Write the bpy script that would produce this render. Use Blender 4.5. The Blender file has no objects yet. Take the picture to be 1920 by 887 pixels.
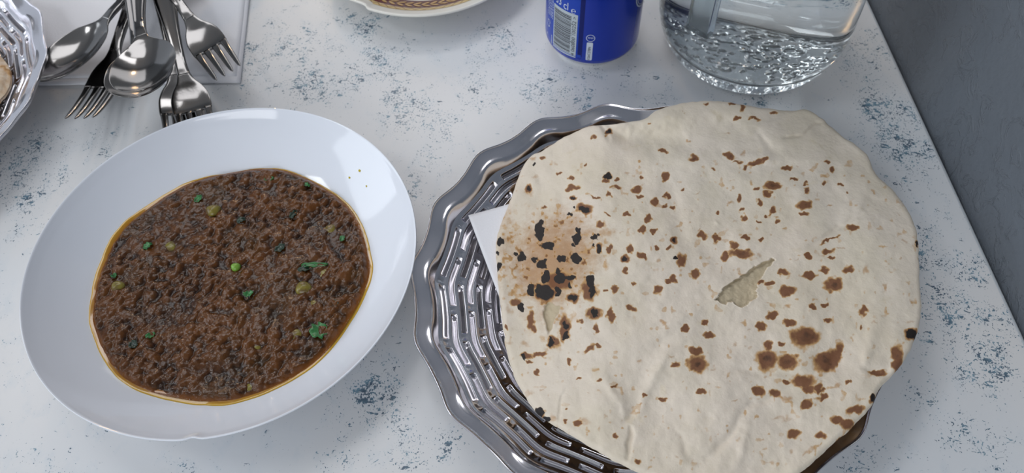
import bpy, math, random
import numpy as np
from mathutils import Vector, Matrix
S = bpy.context.scene
COL = S.collection
PI = math.pi
# ------------------------------------------------------------------ camera
FPX, TH, RO, HC = 1537.1, 0.97032, -0.02538, 0.40915
CR, SR = math.cos(RO), math.sin(RO)
_R = np.array([1, 0, 0.]); _U = np.array([0, math.sin(TH), math.cos(TH)]); FW = np.array([0, math.cos(TH), -math.sin(TH)])
RT = CR*_R + SR*_U; UP = -SR*_R + CR*_U
cd = bpy.data.cameras.new('camera'); cam = bpy.data.objects.new('camera', cd); COL.objects.link(cam)
cd.sensor_width = 36; cd.lens = FPX/1920*36; cd.clip_start = .01
m = Matrix(((RT[0], UP[0], -FW[0], 0), (RT[1], UP[1], -FW[1], 0), (RT[2], UP[2], -FW[2], HC), (0, 0, 0, 1)))
cam.matrix_world = m
cd.dof.use_dof = True; cd.dof.focus_distance = .43; cd.dof.aperture_fstop = 13
S.camera = cam
def at(px, py, z):
    px = np.asarray(px, float); py = np.asarray(py, float)
    d = [FW[i]*FPX + (px-960)*RT[i] - (py-443.5)*UP[i] for i in range(3)]
    t = (HC-z)/(-d[2])
    return d[0]*t, d[1]*t
def at3(px, py, z):
    x, y = at(px, py, z); return Vector((float(x), float(y), float(z)))
def pix(x, y, z):
    z = z-HC
    w = x*FW[0]+y*FW[1]+z*FW[2]
    return 960+FPX*(x*RT[0]+y*RT[1]+z*RT[2])/w, 443.5-FPX*(x*UP[0]+y*UP[1]+z*UP[2])/w
# ------------------------------------------------------------------ world, lights, exposure
W = bpy.data.worlds.new('world'); S.world = W; W.use_nodes = True
W.node_tree.nodes['Background'].inputs[0].default_value = (.80, .88, 1, 1)
W.node_tree.nodes['Background'].inputs[1].default_value = .60
S.view_settings.view_transform = 'Standard'; S.view_settings.look = 'None'
S.view_settings.exposure = .09; S.view_settings.gamma = 1
def area(name, loc, tgt, sx, sy, power, col):
    l = bpy.data.lights.new(name, 'AREA'); l.shape = 'RECTANGLE'; l.size = sx; l.size_y = sy; l.energy = power; l.color = col
    o = bpy.data.objects.new(name, l); COL.objects.link(o); o.location = loc
    o.rotation_euler = (Vector(tgt)-Vector(loc)).to_track_quat('-Z', 'Y').to_euler()
    return o
area('ceiling_panel_light', (-1.73, .2, 1.95), (-1.73, .2, 0), .42, .5, 7, (.94, .97, 1))
area('ceiling_panel_light', (-.78, 1.25, 1.95), (-.78, 1.25, 0), 1.0, .8, 8, (.96, .97, 1))
area('window_or_fill_light', (-.75, 3.25, .95), (-.4, .3, .3), 2.2, 1.3, 13, (.97, .97, 1))
area('ceiling_panel_light', (-.1, 2.0, 1.95), (-.1, 2.0, 0), 1.2, .5, 9, (.97, .98, 1))
area('window_or_fill_light', (-2.6, .2, .9), (0, .3, 0), 1.6, 1.3, 16, (.86, .93, 1))
area('warm_lamp_light', (-.9, 2.9, 1.3), (-.3, .4, 0), .15, .15, 5, (1, .62, .3))
area('window_or_fill_light', (-.5, -2.1, 1.35), (-.1, .3, 0), 2.0, .9, 23, (.97, .98, 1))  # added soft fill from behind the camera, no known window there
# ------------------------------------------------------------------ helpers
def mat(name, col=(.8,.8,.8), rough=.5, metal=0, **kw):
    m = bpy.data.materials.new(name); m.use_nodes = True
    b = m.node_tree.nodes['Principled BSDF']
    b.inputs['Base Color'].default_value = (*col, 1); b.inputs['Roughness'].default_value = rough; b.inputs['Metallic'].default_value = metal
    for k, v in kw.items(): b.inputs[k.replace('_', ' ')].default_value = v
    return m
class NT:
    def __init__(s, m): s.t = m.node_tree; s.b = s.t.nodes['Principled BSDF']
    def n(s, ty, **kw):
        nd = s.t.nodes.new(ty)
        for k, v in kw.items():
            if k.startswith('i_'):
                k2 = k[2:]; k2 = int(k2) if k2.isdigit() else k2.replace('_', ' ')
                if hasattr(v, 'links') or isinstance(v, bpy.types.NodeSocket): s.t.links.new(v, nd.inputs[k2])
                else: nd.inputs[k2].default_value = v
            else: setattr(nd, k, v)
        return nd
    def math(s, op, a, b=None, clamp=False):
        nd = s.n('ShaderNodeMath', operation=op, use_clamp=clamp)
        for i, v in enumerate((a, b)):
            if v is None: continue
            if isinstance(v, bpy.types.NodeSocket): s.t.links.new(v, nd.inputs[i])
            else: nd.inputs[i].default_value = v
        return nd.outputs[0]
    def noise(s, scale, detail=2, rough=.5, dist=0, vec=None):
        nd = s.n('ShaderNodeTexNoise', i_Scale=scale, i_Detail=detail, i_Roughness=rough, i_Distortion=dist)
        s.t.links.new(vec if vec else s.obj(), nd.inputs['Vector']); return nd.outputs[0]
    def obj(s):
        if not hasattr(s, '_o'): s._o = s.n('ShaderNodeTexCoord').outputs['Object']
        return s._o
    def mapv(s, sc, rot=(0,0,0)):
        nd = s.n('ShaderNodeMapping'); nd.inputs['Scale'].default_value = sc; nd.inputs['Rotation'].default_value = rot
        s.t.links.new(s.obj(), nd.inputs['Vector']); return nd.outputs[0]
    def ramp(s, fac, a, b):      # smooth 0..1
        nd = s.n('ShaderNodeMapRange', interpolation_type='SMOOTHSTEP', i_From_Min=a, i_From_Max=b); s.t.links.new(fac, nd.inputs['Value']); return nd.outputs[0]
    def mix(s, fac, a, b):
        nd = s.n('ShaderNodeMix', data_type='RGBA')
        for i, v in ((0, fac), (6, a), (7, b)):
            if isinstance(v, bpy.types.NodeSocket): s.t.links.new(v, nd.inputs[i])
            else: nd.inputs[i].default_value = v if i == 0 else (*v, 1)
        return nd.outputs[2]
    def col(s, c): s.t.links.new(c, s.b.inputs['Base Color'])
    def rgh(s, c): s.t.links.new(c, s.b.inputs['Roughness'])
    def bump(s, h, st, dist=.001):
        nd = s.n('ShaderNodeBump', i_Strength=st, i_Distance=dist, i_Height=h); s.t.links.new(nd.outputs[0], s.b.inputs['Normal'])
    def attr(s, name): return s.n('ShaderNodeAttribute', attribute_name=name)
    def sep(s, c):
        nd = s.n('ShaderNodeSeparateColor'); s.t.links.new(c, nd.inputs[0]); return nd.outputs
def mesh_obj(name, V, F, material, parent=None, smooth=True, colors=None, mi=None):
    me = bpy.data.meshes.new(name)
    V = np.asarray(V, np.float32).reshape(-1, 3)
    if isinstance(F, np.ndarray) and F.ndim == 2:
        n, k = F.shape
        me.vertices.add(len(V)); me.vertices.foreach_set('co', V.ravel())
        me.loops.add(n*k); me.loops.foreach_set('vertex_index', F.astype(np.int32).ravel())
        me.polygons.add(n); me.polygons.foreach_set('loop_start', np.arange(0, n*k, k, dtype=np.int32))
    else:
        me.from_pydata(V.tolist(), [], [list(map(int, f)) for f in F])
    me.update(calc_edges=True)
    if smooth: me.polygons.foreach_set('use_smooth', np.ones(len(me.polygons), bool))
    if colors is not None:
        a = me.color_attributes.new('stain', 'FLOAT_COLOR', 'POINT'); a.data.foreach_set('color', np.asarray(colors, np.float32).ravel())
    for mt in (material if isinstance(material, (list, tuple)) else [material]): me.materials.append(mt)
    if mi is not None: me.polygons.foreach_set('material_index', np.asarray(mi, np.int32))
    me.validate()
    o = bpy.data.objects.new(name, me); COL.objects.link(o)
    if parent: o.parent = parent
    return o
def outward(V, F):
    V = np.asarray(V, float).reshape(-1, 3); F = np.asarray(F); a, b, c, d = (V[F[:,k]] for k in range(4))
    vol = (np.einsum('ij,ij->i', a, np.cross(b, c))+np.einsum('ij,ij->i', a, np.cross(c, d))).sum()
    return F if vol > 0 else F[:, ::-1]
def gridF(nu, nv, cu=False, cv=False, off=0):
    i = np.arange(nu if cu else nu-1); j = np.arange(nv if cv else nv-1)
    I, J = np.meshgrid(i, j, indexing='ij'); I2 = (I+1) % nu; J2 = (J+1) % nv
    return np.stack([I*nv+J, I2*nv+J, I2*nv+J2, I*nv+J2], -1).reshape(-1, 4)+off
def tag(o, label=None, cat=None, group=None, kind=None):
    for k, v in (('label', label), ('category', cat), ('group', group), ('kind', kind)):
        if v: o[k] = v
    return o
def empty(name, loc=(0,0,0), label=None, cat=None, group=None):
    o = bpy.data.objects.new(name, None); COL.objects.link(o); o.location = loc; o.empty_display_size = .02
    return tag(o, label, cat, group)
def lathe(prof, n=96, ex=1, ey=1):   # prof closed or open list of (r,z) -> V,F
    a = np.linspace(0, 2*PI, n, endpoint=False); p = np.array(prof)
    V = np.stack([np.cos(a)[:,None]*p[:,0]*ex, np.sin(a)[:,None]*p[:,0]*ey, np.ones(n)[:,None]*p[:,1]], -1)
    return V.reshape(-1, 3), gridF(n, len(p), True, False)
def spline(pts, n):                  # catmull resample of 2d profile
    p = np.array(pts, float); q = np.vstack([2*p[0]-p[1], p, 2*p[-1]-p[-2]]); out = []
    k = len(p)-1; ts = np.linspace(0, k, n); 
    for t in ts:
        i = min(int(t), k-1); f = t-i; a, b, c, d = q[i:i+4]
        out.append(.5*((2*b)+(-a+c)*f+(2*a-5*b+4*c-d)*f*f+(-a+3*b-3*c+d)*f**3))
    return np.array(out)
def vn(x, y, seed=0):                # value noise
    r = np.random.RandomState(seed).rand(256, 256)
    xi = np.floor(x).astype(int); yi = np.floor(y).astype(int); fx = x-xi; fy = y-yi
    fx = fx*fx*(3-2*fx); fy = fy*fy*(3-2*fy)
    g = lambda a, b: r[a % 256, b % 256]
    return (g(xi,yi)*(1-fx)+g(xi+1,yi)*fx)*(1-fy)+(g(xi,yi+1)*(1-fx)+g(xi+1,yi+1)*fx)*fy
def fbm(x, y, seed=0, o=4):
    s = 0; a = .5
    for k in range(o): s = s+a*vn(x*2**k, y*2**k, seed+k); a *= .5
    return s/(1-.5**o)
def sstep(x, a, b):
    t = np.clip((x-a)/(b-a), 0, 1); return t*t*(3-2*t)
def box(name, x0, x1, y0, y1, z0, z1, material, parent=None, rot=0, piv=(0,0)):
    V = np.array([(x,y,z) for x in (x0,x1) for y in (y0,y1) for z in (z0,z1)], float)
    if rot:
        c, s = math.cos(rot), math.sin(rot); X = V[:,0]-piv[0]; Y = V[:,1]-piv[1]
        V[:,0] = piv[0]+c*X-s*Y; V[:,1] = piv[1]+s*X+c*Y
    F = [(0,1,3,2),(4,6,7,5),(0,4,5,1),(2,3,7,6),(0,2,6,4),(1,5,7,3)]
    return mesh_obj(name, V, F, material, parent, smooth=False)
# ------------------------------------------------------------------ materials
M = {}
# table laminate
m = mat('speckled_laminate', (.66,.68,.70), .22); t = NT(m)
att = t.attr('stain').outputs['Color']; den = t.sep(att)[0]
v1 = t.mapv((1, 1.6, 1), (0, 0, .5)); v2 = t.mapv((1.5, 1, 1), (0, 0, -.4))
n1 = t.noise(235, 4, .66, .9, v1); n2 = t.noise(620, 2, .6, .3, v2); n3 = t.noise(75, 3, .6, .3, v2)
bias = t.math('ADD', t.math('MULTIPLY', den, .15), t.math('MULTIPLY', t.math('SUBTRACT', n3, .5), .30))
f1 = t.ramp(t.math('ADD', n1, bias), .672, .70)
f2 = t.ramp(t.math('ADD', n2, t.math('MULTIPLY', bias, 1.1)), .70, .725)
fl = t.math('MAXIMUM', f1, f2)
blue = t.mix(t.ramp(t.noise(120, 2), .35, .65), (.12,.24,.32), (.035,.08,.13))
base = t.mix(t.ramp(t.noise(9, 3), .3, .7), (.66,.68,.70), (.70,.695,.69))
haze = t.math('MULTIPLY', t.ramp(t.math('ADD', n3, t.math('MULTIPLY', den, .1)), .50, .72), .16)
base = t.mix(haze, base, (.42,.52,.60))
t.col(t.mix(t.math('MULTIPLY', fl, .92), base, blue)); t.bump(t.noise(300, 2), .04, .0005)
t.rgh(t.math('ADD', t.math('MULTIPLY', t.noise(30, 3), .10), .20)); M['laminate'] = m
m = mat('table_edging', (.62,.66,.69), .3); M['edging'] = m
m = mat('wall_paint', (.16,.18,.20), .55); t = NT(m)
pk = t.ramp(t.noise(48, 5, .72, 1.2), .52, .60); h = t.math('ADD', t.math('MULTIPLY', t.noise(16, 5, .65), .9), t.math('MULTIPLY', pk, .16)); h = t.math('ADD', h, t.math('MULTIPLY', t.noise(190, 3), .12))
t.bump(h, .6, .005); t.col(t.mix(t.noise(7, 4), (.115,.131,.153), (.155,.175,.200))); M['wall'] = m
M['ceil'] = mat('ceiling_paint', (.75,.76,.76), .8); M['floor'] = mat('floor_tile', (.16,.15,.15), .5)
M['backwall'] = mat('far_wall_paint', (.32,.33,.34), .7)
m = mat('porcelain', (.74,.77,.83), .09, 0, IOR=1.52); M['porcelain'] = m
def steel(name, c, r0, r1, sc=60):
    m = mat(name, c, r0, 1); t = NT(m); t.rgh(t.ramp(t.noise(sc, 4, .7), .2, .9)); 
    mr = t.n('ShaderNodeMapRange', i_To_Min=r0, i_To_Max=r1, i_Value=t.noise(sc, 4, .7)); t.rgh(mr.outputs[0])
    t.bump(t.noise(sc*8, 2), .05, .0003); return m
M['steel'] = steel('cutlery_steel', (.205,.198,.193), .08, .16); M['tray'] = steel('basket_steel', (.70,.685,.72), .11, .25)
m = mat('paper_napkin', (.80,.80,.83), .9); t = NT(m); t.bump(t.noise(900, 2), .35, .0006); M['paper'] = m
# ------------------------------------------------------------------ room
EDGE = .039
def wallbox(name, X, mt): tag(mesh_obj(name, *X, mt, smooth=False), kind='structure')
WX = lambda y: .2715+(.486-y)*EDGE
ang = math.atan(EDGE)
o = box('wall_right', .2715+.0012, .2715+.16, -2, 3.4, -.75, 2.0, M['wall'], rot=ang, piv=(.2715,.486)); tag(o, kind='structure')
o = box('wall_back', -3.4, .60, 3.3, 3.4, -.75, 2.0, M['backwall']); tag(o, kind='structure')
o = box('ceiling', -3.4, .60, -2, 3.4, 2.0, 2.05, M['ceil']); tag(o, kind='structure')
o = box('floor', -3.4, .60, -2, 3.4, -.80, -.75, M['floor']); tag(o, kind='structure')
# ------------------------------------------------------------------ table
TB = empty('dining_table', (-.3, .4, -.75), 'white laminate dining table speckled with blue flecks against grey wall', 'table')
def tp(x, y, z): return (x+.3, y-.4, z+.75)
BL = """690 40 30 6;643 40 30 6;680 57 45 9;580 63 35 6;523 43 30 5;700 107 40 9;723 130 35 8;750 100 40 6;560 97 45 7;520 103 40 6;477 107 55 7;613 103 30 6;573 160 55 9;600 180 40 8;657 150 40 8;753 160 45 6;755 190 40 7;770 210 35 6;937 70 38 8;967 100 35 5;893 117 40 5;900 167 45 6;920 182 30 6;1010 163 60 7;1030 187 40 7;1100 140 40 5;1290 40 40 4;1430 165 45 7;1360 160 40 5;1480 160 40 5;1640 200 55 9;1690 215 45 8;1615 130 45 7;1595 95 35 7;1690 270 55 9;1720 300 45 8;1660 240 40 8;1625 75 30 5;1650 110 30 5;1740 490 40 9;1745 440 35 7;1775 560 50 9;1820 500 45 8;1830 520 45 8;1850 590 45 8;1790 600 45 8;1860 650 50 9;1870 700 50 9;1830 700 45 8;1800 640 45 8;1740 590 40 7;1735 465 30 7;1760 640 40 7;1740 730 40 6;1810 800 45 8;1790 820 45 7;1860 840 50 7;1620 850 55 6;1900 630 40 7;1770 400 40 5;1700 350 40 5;40 300 50 8;30 320 40 8;80 270 40 8;110 260 35 6;55 355 40 8;110 325 40 6;20 360 40 6;60 395 40 6;25 430 40 4;180 265 40 5;100 330 40 5;0 290 50 7;60 860 40 3;100 880 40 3;355 880 30 6;660 640 35 7;700 600 40 7;695 740 50 9;720 720 45 8;720 780 45 8;760 820 40 7;640 860 40 6;700 680 35 5;620 740 35 4;800 800 35 5;835 830 40 8;840 810 30 7;780 870 35 7;740 870 40 7;660 790 40 6;760 210 55 9;828 241 40 8;790 180 40 6;808 295 40 6;1078 187 40 7;1038 187 40 6;902 183 40 6;850 215 35 5;770 350 35 7;800 380 30 5;1230 170 40 5;1180 150 40 5;450 210 50 4;420 20 40 4;480 160 50 4""".split(';')
gx = np.linspace(-.95, 1, 300); 
u = np.linspace(0, 1, 320); v = np.linspace(0, 1, 260)
UU, VV = np.meshgrid(u, v, indexing='ij')
Y = -.35+VV*1.55; X = -.98+UU*(WX(Y)-.0035+.98)
pxx, pyy = pix(X, Y, 0*X); den = np.zeros_like(X)
fr = (Y > .02)
wx = (vn(X*60, Y*60, 3)-.5)*60; wy = (vn(X*60, Y*60, 4)-.5)*40
for b in BL:
    a, c, r, s = map(float, b.split())
    den = np.maximum(den, s/9*np.exp(-(((pxx-a+wx*.5)/r)**2+((pyy-c+wy*.5)/(r*.75))**2)))
den = np.where(fr, den, .3)
out = (pxx < -60) | (pxx > 2000) | (pyy < -60) | (pyy > 950)
den = np.where(out, np.clip(fbm(X*14, Y*14, 9)*2.4-.8, 0, 1), den)-.12
cols = np.stack([den, den*0, den*0, den*0+1], -1).reshape(-1, 4)
Z = 0*X
top = mesh_obj('table_top', np.stack(tp(X, Y, Z), -1), gridF(320, 260), M['laminate'], TB, colors=cols)
# rounded edging along the wall side and slab body
pr = [(-.0035, 0), (-.0022, -.0003), (-.0010, -.0012), (-.0003, -.0025), (0, -.004), (0, -.026), (-.003, -.028), (-1.25, -.028)]
ys = np.linspace(-.35, 1.2, 40); V = []
for y in ys:
    for a, z in pr: V.append(tp(max(WX(y)+a, -.98), y, z))
mesh_obj('table_edge', V, gridF(40, len(pr)), M['edging'], TB)
box('pedestal', *[ (-.05), (.05), -.05, .05, .02, .722], M['floor'], TB)
V, F = lathe([(0,0),(.26,0),(.26,.008),(.05,.03),(0,.03)], 40); mesh_obj('pedestal_foot', V, F, M['floor'], TB)
# ------------------------------------------------------------------ dish
DC = (-.1591, .2510); DA = math.radians(66.3)
DE = empty('dinner_plate', (*DC, 0), 'wide-rimmed white porcelain bowl plate filled with brown lentil curry', 'bowl'); DE.rotation_euler[2] = DA
up_ = [(0,.0042),(.050,.0046),(.064,.0062),(.072,.0083),(.0785,.0112),(.086,.0160),(.094,.0222),(.101,.0287),(.1045,.0325),(.1062,.0345),(.1070,.0350)]
dn = [(.1073,.0344),(.1066,.0333),(.104,.0300),(.098,.0225),(.088,.0138),(.075,.0060),(.062,.0028),(.056,.0012),(.054,0),(.0515,0),(.050,.0018),(0,.002)]
prof = np.vstack([spline(up_, 60), spline(dn, 50)])
n = 360; a = np.linspace(0, 2*PI, n, endpoint=False); V, F = lathe(prof, n, 1.0055, .988)
V = V.reshape(n, len(prof), 3)
nx, ny = at(362, 826, .035); na = math.atan2(ny-DC[1], nx-DC[0])-DA
d = np.abs((a-na+PI) % (2*PI)-PI); k = 1-.011*np.exp(-(d/.03)**2)
rr = np.hypot(V[...,0], V[...,1]); kk = 1+(k[:,None]-1)*sstep(rr, .100, .107); V[...,0] *= kk; V[...,1] *= kk
mesh_obj('plate_body', V, F, M['porcelain'], DE)
# ------------------------------------------------------------------ curry
m = mat('lentil_curry_sauce', (.1,.05,.03), 0.17, 0, IOR=1.41, Coat_Weight=0, Coat_Roughness=.06); t = NT(m); c = t.sep(t.attr('stain').outputs['Color'])
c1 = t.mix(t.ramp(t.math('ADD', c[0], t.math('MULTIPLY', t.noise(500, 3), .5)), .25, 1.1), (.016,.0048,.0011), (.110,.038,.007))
c1 = t.mix(t.math('MULTIPLY', t.ramp(t.noise(45, 3), .5, .75), .35), c1, (.04,.022,.005))
c1 = t.mix(c[1], c1, (.26,.085,.012)); c1 = t.mix(t.math('MULTIPLY', t.ramp(t.noise(260, 3, .6), .60, .72), .5), c1, (.02,.010,.006))
t.col(c1); t.bump(t.noise(520, 3, .55), .35, .0009); M['curry'] = m
m = mat('orange_oil', (.50,.19,.010), .12, 0, Coat_Weight=.5, Coat_Roughness=.05); t = NT(m); c = t.sep(t.attr('stain').outputs['Color'])
t.col(t.mix(c[0], (.30,.10,.008), (.66,.40,.03))); M['oil'] = m
CU = empty('lentil_curry', (*DC, .0045), 'brown lentil curry with peas and herbs and an orange oil rim, filling white plate', 'food')
CU.rotation_euler[2] = 0
rng = np.random.RandomState(5)
NI = 620; ext = .085; gx = np.linspace(-ext, ext, NI); GX, GY = np.meshgrid(gx, gx, indexing='ij'); px_ = gx[1]-gx[0]
Hh = np.zeros((NI, NI)); Cc = np.zeros((NI, NI))
def stamp(x, y, r, h, base=0, asp=1, an=0, cval=None):
    w = int(r*1.3/px_)+2; i = int((x+ext)/px_); j = int((y+ext)/px_)
    i0, i1, j0, j1 = max(0,i-w), min(NI,i+w), max(0,j-w), min(NI,j+w)
    if i1 <= i0 or j1 <= j0: return
    dx = GX[i0:i1,j0:j1]-x; dy = GY[i0:i1,j0:j1]-y; ca, sa = math.cos(an), math.sin(an)
    d2 = ((dx*ca+dy*sa)/r)**2+((-dx*sa+dy*ca)/(r*asp))**2
    b = base+h*np.sqrt(np.clip(1-d2, 0, 1)); mk = d2 < 1
    cur = Hh[i0:i1,j0:j1]; up2 = mk & (b > cur); cur[up2] = b[up2]
    if cval is not None: Cc[i0:i1,j0:j1][up2] = cval
for k in range(2700):
    a_ = rng.rand()*2*PI; r_ = .078*math.sqrt(rng.rand()); s_ = .0014+.0013*rng.rand()**1.5
    stamp(r_*math.cos(a_), r_*math.sin(a_), s_, s_*.85, -.0006+rng.rand()*.0005, .92, rng.rand()*3, .25+.6*rng.rand())
for k in range(420):
    a_ = rng.rand()*2*PI; r_ = .074*math.sqrt(rng.rand()); s_ = .0020+.0022*rng.rand()**2
    stamp(r_*math.cos(a_), r_*math.sin(a_), s_, s_*.50, -.0001+rng.rand()*.0003, .85, rng.rand()*3, .5+.5*rng.rand())
def blur(A, n=1):
    for _ in range(n):
        A = (A+np.roll(A,1,0)+np.roll(A,-1,0)+np.roll(A,1,1)+np.roll(A,-1,1))/5
    return A
wav = (fbm(GX*80, GY*80, 21, 2)-.5)*.0028+(fbm((GX*.9+GY*.45)*200, (GY*.9-GX*.45)*80, 31, 2)-.5)*.0012
sheen = sstep(fbm(GX*38, GY*38, 41, 3), .48, .68)      # sauce pools that drown the lentils
Hh = blur(Hh, 6)*(1-.6*sheen)+wav+(fbm(GX*300, GY*300, 51, 2)-.5)*.0005
Cc = blur(Cc, 2)
nr, ns = 215, 900
aa = np.linspace(0, 2*PI, ns, endpoint=False)
def dishz(x, y):
    c, s_ = math.cos(-DA), math.sin(-DA); return np.interp(np.hypot((c*x-s_*y)/1.0055, (s_*x+c*y)/.988), prof[:60,0], prof[:60,1])
# outline of the curry surface, from the ellipse of the sauce edge
wob = .0007*np.sin(aa*5+1)+.0006*np.sin(aa*9+2)+.0010*(fbm(np.cos(aa)*6+9, np.sin(aa)*6+9, 77, 3)-.5)
RC = .0775+wob
rad = np.linspace(0, 1, nr)**.75
XX = np.cos(aa)[:,None]*RC[:,None]*rad; YY = np.sin(aa)[:,None]*RC[:,None]*rad
I = np.clip(((XX+ext)/px_), 0, NI-1.01); J = np.clip(((YY+ext)/px_), 0, NI-1.01)
def samp(A):
    i = I.astype(int); j = J.astype(int); fi = I-i; fj = J-j
    return (A[i,j]*(1-fi)+A[i+1,j]*fi)*(1-fj)+(A[i,j+1]*(1-fi)+A[i+1,j+1]*fi)*fj
CZ = .0125
edge = sstep(rad, 1.0, .955)[None,:]*np.ones((ns,1))
hz = CZ+.0004+samp(Hh)*edge-.0006*(1-edge)
dcx, dcy = -.0016, -.0010
hz = np.maximum(hz, dishz(XX+dcx, YY+dcy)+.0003)
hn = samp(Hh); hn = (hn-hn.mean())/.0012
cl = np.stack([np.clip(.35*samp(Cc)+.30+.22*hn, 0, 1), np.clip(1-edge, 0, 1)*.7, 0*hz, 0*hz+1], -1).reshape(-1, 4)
mesh_obj('curry_surface', np.stack([XX+dcx, YY+dcy, hz-.0045], -1), gridF(ns, nr, True), M['curry'], CU, colors=cl)
# oil ring
ro = RC+.0014+.0008*fbm(np.cos(aa)*4+5, np.sin(aa)*4+5, 88, 3)+.0004*np.sin(aa*3); V = []
ks = np.array([-.0035,-.0012,.25,.6,.85,1.0]); hh = [-.0009,-.0002,.0003,.0004,.00015,-.0006]
for q in range(len(ks)):
    r = RC+ks[q] if ks[q] < 0 else RC+(ro-RC)*ks[q]
    zz = np.maximum(CZ+hh[q] if q < 2 else 0, dishz(np.cos(aa)*r+dcx, np.sin(aa)*r+dcy)+[.0002,.0009,.0010,.0008,.0004,-.0004][q])
    V.append(np.stack([np.cos(aa)*r+dcx, np.sin(aa)*r+dcy, zz-.0045+0*aa], -1))
V = np.stack(V, 1); cc = np.zeros((ns, 6, 4)); cc[:,:,0] = [0,.1,.45,.8,1,1]; cc[...,3] = 1
mesh_obj('oil_rim', V, gridF(ns, 6, True), M['oil'], CU, colors=cc.reshape(-1,4))
# peas
m = mat('cooked_pea_skin', (.20,.17,.02), .25); t = NT(m); t.col(t.mix(t.ramp(t.noise(220,3),.35,.7), (.20,.165,.025), (.11,.065,.014))); M['pea'] = m
M['peabright'] = mat('bright_pea_skin', (.17,.33,.04), .25)
def uv_ball(name, px, py, r, material, flat=.8, sink=.45, lab=None, seed=0):
    z = CZ+r*(1-sink)*.4; p = at3(px, py, z); nu, nv = 28, 14; V = []
    th = np.linspace(0, PI, nv); ph = np.linspace(0, 2*PI, nu, endpoint=False)
    PH, THT = np.meshgrid(ph, th, indexing='ij')
    rr = r*(1+.06*np.sin(3*PH+seed)*np.sin(THT)-.05*np.exp(-((THT-.6)**2+(PH-2)**2)*6))
    V = np.stack([p.x-DC[0]+rr*np.sin(THT)*np.cos(PH), p.y-DC[1]+rr*np.sin(THT)*np.sin(PH)*.94, p.z-.0045+rr*flat*np.cos(THT)], -1)
    o = mesh_obj(name, V, gridF(nu, nv, True), material, CU)
    if lab: o['label'] = lab
for i, (x, y, r) in enumerate([(400,395,.0045),(221,538,.0040),(569,541,.0046),(318,464,.0045),(478,651,.0043),(620,429,.0034),(609,512,.0045),(553,628,.0043),(590,572,.0034),(470,727,.0035),(345,705,.0033)]):
    uv_ball('pea', x, y, r, M['pea'], .66 if i < 3 else .42, .75 if i < 3 else 1.35, seed=i)
uv_ball('pea', 442, 501, .0028, M['peabright'], .8, .3, 'bright green small pea at the centre')
# herb leaves: crumpled, each its own
m = mat('herb_leaf', (.02,.13,.03), .3); t = NT(m); t.col(t.mix(t.noise(500,2), (.012,.075,.022), (.05,.24,.06))); M['herb'] = m
M['herbdark'] = mat('dark_herb_leaf', (.012,.030,.016), .3)
def leaf(px, py, ln, wd, an, mt, seed):
    p = at3(px, py, CZ+.0016); r = random.Random(seed); nu, nv = 9, 6; V = []
    for i in range(nu):
        s = i/(nu-1); w = wd*(math.sin(PI*min(1,s*.92+.06))**.6)*(1+.3*math.sin(s*17+seed))
        for j in range(nv):
            q = j/(nv-1)*2-1; x = (s-.5)*ln; y = q*w; z = .0005*math.sin(s*6+seed)+.0007*abs(q)+.0004*r.uniform(-1,1)
            V.append((p.x-DC[0]+x*math.cos(an)-y*math.sin(an), p.y-DC[1]+x*math.sin(an)+y*math.cos(an), p.z-.0045+z))
    o = mesh_obj('herb_leaf', V, gridF(nu, nv), mt, CU)
    md = o.modifiers.new('thick', 'SOLIDIFY'); md.thickness = .0003
for q in [(598,620,.0095,.0048,.6,'herb',1),(466,551,.0055,.0018,.1,'herb',2),(372,373,.0055,.0020,.8,'herb',3),(277,461,.0055,.0019,.6,'herb',4),(452,413,.0052,.0020,.5,'herbdark',5),(590,497,.0150,.0015,.05,'herb',6),(575,503,.0100,.0018,.3,'herbdark',13),(282,629,.005,.0015,.4,'herb',7),(250,646,.0045,.0025,.9,'herbdark',8),(505,336,.0060,.0012,.1,'herb',9),(642,447,.0035,.0014,1.2,'herb',10),(575,347,.0045,.0012,-.3,'herb',11),(550,402,.006,.0018,1.2,'herbdark',12),(214,517,.003,.0014,1,'herb',14),(525,465,.007,.0022,.7,'herbdark',15),(630,568,.004,.0015,.7,'herbdark',16)]:
    leaf(q[0], q[1], q[2], q[3], q[4], M[q[5]], q[6])
M['drop'] = mat('yellow_sauce', (.55,.42,.02), .2)
for i, (x, y, r, lab) in enumerate([(674,320,.0010,'larger yellow sauce speck on upper right plate rim, nearest the outer edge'),(655,333,.0008,'yellow sauce speck on plate rim, lower left of the larger speck'),(687,349,.0007,'faint yellow sauce speck on plate rim, lowest of the three')]):
    p = at3(x, y, .0255); 
    for _ in range(6):
        rr = math.hypot(p.x-DC[0], p.y-DC[1]); zz = float(np.interp(rr, prof[:60,0], prof[:60,1])); p = at3(x, y, zz)
    V, F = lathe([(0,.0005),(r*.5,.0004),(r*.9,.0001),(r,-.0003)], 12, 1, .8); o = mesh_obj('sauce_speck', V, F, M['drop']); o.location = p
    o.rotation_euler = ((Vector((p.x-DC[0], p.y-DC[1], 0)).normalized()*-.6+Vector((0,0,1))).to_track_quat('Z','Y').to_euler())
    tag(o, lab, 'sauce', 'sauce specks on the plate rim')
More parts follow.
